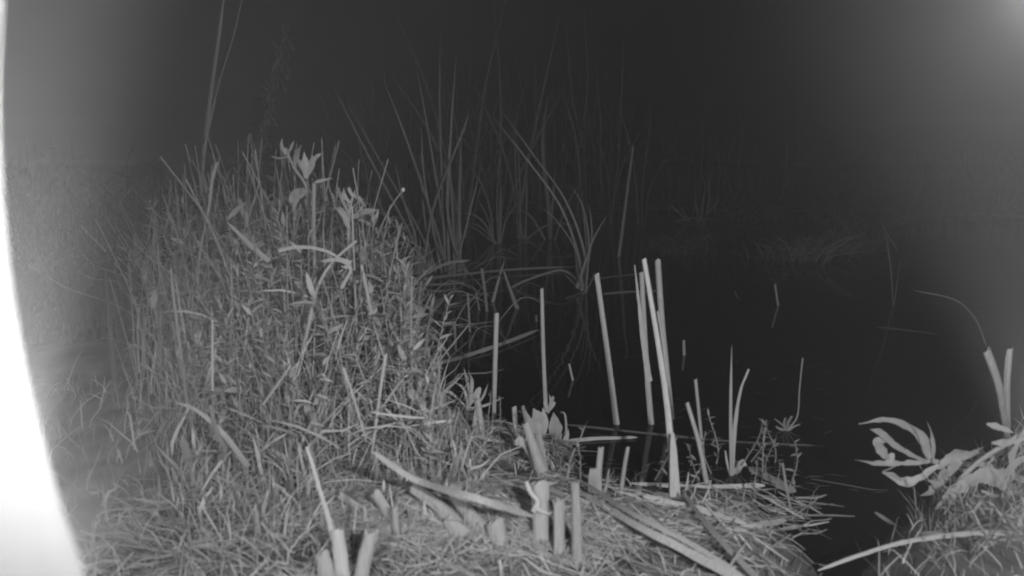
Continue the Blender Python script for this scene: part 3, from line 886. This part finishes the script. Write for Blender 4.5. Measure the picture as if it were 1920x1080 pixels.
# named stems of the bank
BS = 'standout stems of the weedy bank'


def bstem(label, pxs, w0, w1, y, mt='stub', tube=True, head=0, cat='dry stem', name='dry_stem', deep=.15, extra=(), torn=0.1, lw=1.0, lm='leaf'):
    pts = [D(a, b_, y) for a, b_ in pxs]; org = pts[0].copy(); mb = MB()
    a_, c_ = pw(org, w0) / 2, pw(org, w1) / 2
    if tube: mb.tube(spline(sink(pts, deep), 5), (a_, c_), 7, .5, .7)
    else: mb.blade(spline(pts, 6), lambda u: 2 * (a_ + (c_ - a_) * u) * min(1, (1 - u) * 6 + .1), twist=random.uniform(-.5, .5))
    parts = [('stem', mb, mt)]
    if head:
        hb_ = MB(); hb_.ball(pts[-1], pw(org, head) / 2, 8, 6, 1.3); parts.append(('seed_head', hb_, 'seed'))
    for q, wd in extra:
        lb = MB(); pp_ = [D(a, b_, y - .01) for a, b_ in q]
        lb.blade(spline(pp_, 8), lambda u: pw(org, wd * lw) * max(.12, math.sin(math.pi * min(1, u * .85 + .15))), thick=.10, torn=torn, twist=random.uniform(-1, 1) * torn * 4); parts.append(('leaf', lb, lm))
    return thing(name, org, label, cat, BS, parts)


bstem('bent dry stem with a broad pale flattened tip at the crest of the bank', [(382, 440), (393, 385), (398, 340), (407, 305)], 5, 9, 1.85)
bstem('thick pale stem with a broken side arm near the crest of the bank', [(589, 465), (588, 400), (589, 343)], 7, 8, 1.85, extra=[([(590, 342), (605, 338), (625, 334)], 7)])
bstem('tall thin pale stem on the water side of the bank', [(668, 600), (664, 500), (660, 387)], 5, 4, 1.66, 'pale_stalk')
bstem('pale leaf arching left to right across the middle of the bank', [(522, 470), (560, 463), (610, 470), (657, 497)], 8, 5, 1.56, 'pale_stalk', False)
bstem('pale curved stem sweeping down under the arching leaf', [(580, 605), (595, 540), (625, 490), (668, 452)], 8, 5, 1.55, 'pale_stalk')
bstem('pale flat leaf pointing left where the arching stems cross', [(658, 495), (635, 487), (600, 490)], 12, 5, 1.54, 'pale_stalk', False)
bstem('straight pale stick leaning right on the water side of the bank', [(703, 805), (713, 730), (723, 664)], 6, 6, 1.32, 'pale_stalk')
bstem('short bright upright stick low on the near face of the bank', [(398, 683), (398, 640), (398, 600)], 5, 4, 1.28, 'pale_stalk', deep=.05)
bstem('short bright stick leaning left, low on the bank', [(672, 775), (660, 735), (645, 690)], 5, 5, 1.28, 'pale_stalk', deep=.05)
bstem('pale stick with a bright lower end left of the tall bank stems', [(337, 650), (328, 580), (320, 505)], 8, 6, 1.4)
bstem('short bright stick crossing the leaves low on the bank', [(510, 735), (528, 710), (545, 685)], 6, 5, 1.27, 'pale_stalk', deep=.03)
bstem('short pale stick on the shaded water side of the bank', [(690, 555), (684, 525), (678, 497)], 6, 6, 1.55, 'pale_stalk', deep=.04)
bstem('thin stem with pale knobs reaching out over the water', [(700, 475), (715, 425), (735, 385), (756, 356)], 4, 3, 2.2, 'stub', head=7)
bstem('slender stem with a round seed head just above the water', [(775, 760), (795, 725), (815, 703)], 4, 3, 1.75, 'stub', head=9)
bstem('broad pale blade standing at the edge of the bank above the water', [(805, 690), (790, 650), (770, 560), (762, 510)], 14, 8, 2.1, 'reed')
bstem('thin pale straw leaning from the bank into the water', [(785, 720), (797, 650), (811, 568)], 6, 4, 2.05, 'stub')
bstem('arched dry leaf dipping from the bank to the floating leaf', [(760, 605), (800, 620), (830, 650), (845, 672)], 6, 4, 2.1, 'stub', False)
bstem('long slanting leaf across the left foot of the bank', [(465, 875), (420, 815), (370, 770), (327, 753)], 11, 5, 1.16, 'reed', False)
bstem('blurred wide blade low at the left of the bank', [(362, 905), (352, 860), (340, 815)], 22, 10, 1.2, 'dim_reed', False)
bstem('drooping broad blade on the left foot of the bank', [(395, 760), (405, 810), (420, 840), (418, 865)], 8, 10, 1.15, 'dim_reed', False)
bstem('blurred tall stalk in the glare left of the bank', [(216, 720), (206, 610), (198, 508)], 11, 4, 1.5, 'shaded_reed')
bstem('dry bent blade with a sharp fold, standing over the curved pale stem', [(640, 540), (658, 505), (640, 500)], 7, 5, 1.53, 'pale_stalk', False)
bstem('long slim diagonal leaf in the upper half of the bank', [(505, 490), (460, 450), (425, 415)], 9, 5, 1.6, 'reed', False)
# crest sprigs
bstem('leafy sprig standing highest on the crest of the bank', [(580, 400), (574, 350), (552, 315), (535, 278)], 6, 4, 1.95, 'stem', cat='weed', name='leafy_sprig',
      extra=[([(536, 290), (528, 272), (530, 258)], 10), ([(536, 295), (545, 278), (552, 262)], 7), ([(540, 295), (520, 296), (505, 292)], 5), ([(552, 310), (558, 285), (566, 270)], 15), ([(574, 335), (572, 310), (570, 285)], 20),
             ([(576, 330), (585, 305), (586, 290)], 18), ([(580, 310), (592, 295), (604, 287)], 13), ([(572, 325), (562, 305), (560, 295)], 10), ([(572, 355), (550, 365), (545, 385)], 16), ([(576, 355), (556, 375), (548, 395)], 14)], lw=.72, torn=.2, lm='reed')
bstem('leafy sprig with one long leaf pointing out over the water', [(655, 480), (653, 420), (658, 380), (668, 355)], 7, 5, 1.85, 'stem', cat='weed', name='leafy_sprig',
      extra=[([(655, 405), (640, 370), (630, 342)], 8), ([(664, 365), (675, 375), (687, 390)], 13), ([(660, 408), (685, 397), (710, 393)], 15), ([(656, 380), (645, 365), (645, 352)], 10), ([(662, 370), (655, 355), (655, 350)], 9), ([(655, 430), (640, 395), (625, 390)], 16)], lw=.75, torn=.2, lm='reed')
bstem('grass-like shoot at the foot of the bank with blades spreading over the water', [(878, 770), (880, 735), (870, 690)], 8, 4, 1.8, 'stub', False, cat='weed', name='leafy_sprig',
      extra=[([(880, 760), (885, 720), (882, 702)], 7), ([(880, 760), (895, 735), (900, 725)], 10), ([(882, 765), (910, 760), (945, 745)], 5), ([(876, 765), (850, 740), (838, 735), (822, 745)], 5), ([(878, 765), (870, 730), (850, 715)], 5), ([(884, 770), (905, 745), (915, 720)], 5)])

# small plant with lobed leaf at the water edge
lb = [([(1000, 850), (1002, 815), (985, 770)], 24), ([(1004, 830), (1010, 790), (1000, 766)], 30), ([(1008, 830), (1020, 795), (1018, 765)], 20), ([(1044, 824), (1041, 800), (1038, 774)], 30), ([(1054, 850), (1062, 820), (1066, 805)], 12), ([(1060, 860), (1062, 830), (1060, 780), (1050, 772)], 5),
      ([(1028, 775), (1033, 755), (1029, 738)], 6), ([(1030, 770), (1038, 757), (1042, 755)], 8), ([(1028, 765), (1022, 757), (1020, 752)], 7), ([(1030, 760), (1036, 747), (1036, 742)], 7), ([(1058, 880), (1066, 865), (1065, 855)], 14), ([(990, 850), (972, 825), (965, 815)], 16)]
bstem('small plant with one paddle-shaped leaf and one lobed leaf at the water edge', [(1053, 905), (1052, 860), (1050, 815)], 8, 6, 1.62, 'stem', cat='weed', name='lobed_leaf_plant', extra=lb, deep=.04, lm='reed', lw=.85)['group'] = ''

# the near plant at the right edge
rb = [([(1742, 862), (1720, 815), (1670, 787), (1610, 795)], 18), ([(1745, 860), (1728, 815), (1700, 792)], 24), ([(1740, 868), (1695, 845), (1650, 812), (1632, 805)], 18), ([(1745, 866), (1690, 868), (1640, 868), (1602, 862)], 13),
      ([(1760, 872), (1720, 898), (1690, 903), (1655, 887)], 20), ([(1672, 860), (1655, 848), (1648, 828), (1668, 826)], 24), ([(1675, 850), (1668, 862), (1655, 868)], 20), ([(1750, 870), (1748, 820), (1738, 790)], 10), ([(1770, 880), (1760, 905), (1735, 900)], 20),
      ([(1775, 890), (1750, 920), (1725, 930)], 22), ([(1700, 905), (1675, 890), (1655, 885), (1690, 870)], 10), ([(1780, 885), (1800, 860), (1845, 838)], 18), ([(1820, 880), (1840, 850), (1850, 836)], 11), ([(1760, 880), (1790, 850), (1815, 845)], 16), ([(1800, 870), (1770, 905), (1745, 890)], 13), ([(1780, 872), (1830, 850), (1880, 862)], 12), ([(1790, 875), (1820, 890), (1835, 925)], 9), ([(1765, 872), (1790, 905), (1792, 935)], 8), ([(1850, 872), (1880, 840), (1890, 805)], 7)]
bstem('near leafy branch with curled pale leaves reaching out from the right edge', [(1930, 905), (1850, 872), (1780, 870), (1735, 860)], 14, 8, 1.25, 'stem', cat='weed', name='leafy_branch', extra=rb, deep=.1, torn=.4, lw=.78, lm='reed')['group'] = ''
rc = [([(1770, 940), (1810, 905), (1860, 893), (1905, 925), (1950, 970)], 44), ([(1780, 1000), (1785, 950), (1795, 915)], 20), ([(1840, 920), (1885, 935), (1940, 930)], 16), ([(1860, 830), (1890, 830), (1940, 815)], 18), ([(1850, 795), (1880, 803), (1900, 812)], 16), ([(1900, 900), (1900, 850), (1930, 790)], 20),
      ([(1830, 1000), (1810, 960), (1790, 930)], 10), ([(1750, 1000), (1775, 960), (1790, 930)], 12), ([(1880, 900), (1905, 870), (1940, 850)], 26), ([(1800, 1010), (1795, 970), (1775, 940)], 14)]
bstem('near broad-leaved weed with an arching wide leaf below the curled-leaf branch', [(1742, 985), (1770, 935), (1830, 870), (1905, 820), (1960, 780)], 9, 11, 1.2, 'stem', cat='weed', name='broad_leaved_weed', extra=rc, deep=.05, torn=.35, lw=.7, lm='reed')['group'] = ''

# low weeds behind the near right plant and at the shore
wp3 = [weed_proto(400 + k, .16, 16, .05, .010, 'shore_weed', 'low ragged weed of the shore beside the near right plant', 'low weeds of the right shore', .6, False, ('dim_reed', 'dim_reed')) for k in range(3)]
for k in range(16):
    px, py = rr.uniform(1740, 1930), rr.uniform(975, 1075)
    p = G(px, py); s = rr.uniform(.35, .7)
    if k < 3:
        o = wp3[k]; o.location = p; o.rotation_euler = (rr.gauss(0, .3), rr.gauss(0, .3), rr.uniform(0, 6)); o.scale = (s, s, s)
    else: dup(wp3[k % 3], p, rr.uniform(0, 6.28), s, None, (rr.gauss(0, .3), rr.gauss(0, .3)))
wp4 = [weed_proto(500 + k, .12, 14, .028, .008, 'seedling', 'small sparse seedling in the litter at the water edge', 'seedlings along the water edge', .5, False, ('dim_reed', 'dim_reed')) for k in range(3)]
SP = [(1440, 890), (1425, 900), (1330, 890), (1340, 870), (1460, 930), (1480, 925), (1420, 940), (1300, 900), (1230, 900), (1450, 870), (1395, 890), (1410, 870), (820, 770), (850, 790), (880, 810), (920, 812), (940, 822), (780, 760), (1070, 905), (1100, 915), (975, 850), (940, 860), (900, 850), (860, 840)]
for k, q in enumerate(SP):
    p = G(*q); s = rr.uniform(.6, 1.0)
    if k < 3:
        o = wp4[k]; o.location = p; o.rotation_euler = (rr.gauss(0, .2), rr.gauss(0, .2), rr.uniform(0, 6)); o.scale = (s, s, s)
    else: dup(wp4[k % 3], p, rr.uniform(0, 6.28), s, None, (rr.gauss(0, .2), rr.gauss(0, .2)))

# ------------------------------------------------------------------ thin haze, added so the lamp beams show as edge glare
m = bpy.data.materials.new('glare_haze'); m.use_nodes = True
t = m.node_tree; t.nodes.remove(t.nodes['Principled BSDF'])
pv = t.nodes.new('ShaderNodeVolumePrincipled'); pv.inputs['Color'].default_value = (.9, .9, .9, 1); pv.inputs['Density'].default_value = 0.020
t.links.new(pv.outputs[0], t.nodes['Material Output'].inputs['Volume'])
M['air'] = m
hz_ = MB(); a0, a1 = Vector((-70, -12, -1.6)), Vector((70, 110, 6))
hz_.v = [(x, y, z) for z in (a0.z, a1.z) for y in (a0.y, a1.y) for x in (a0.x, a1.x)]
hz_.f = [(0, 2, 3, 1), (4, 5, 7, 6), (0, 1, 5, 4), (2, 6, 7, 3), (0, 4, 6, 2), (1, 3, 7, 5)]
tag(hz_.build('haze', 'air'), None, None, None, 'stuff')
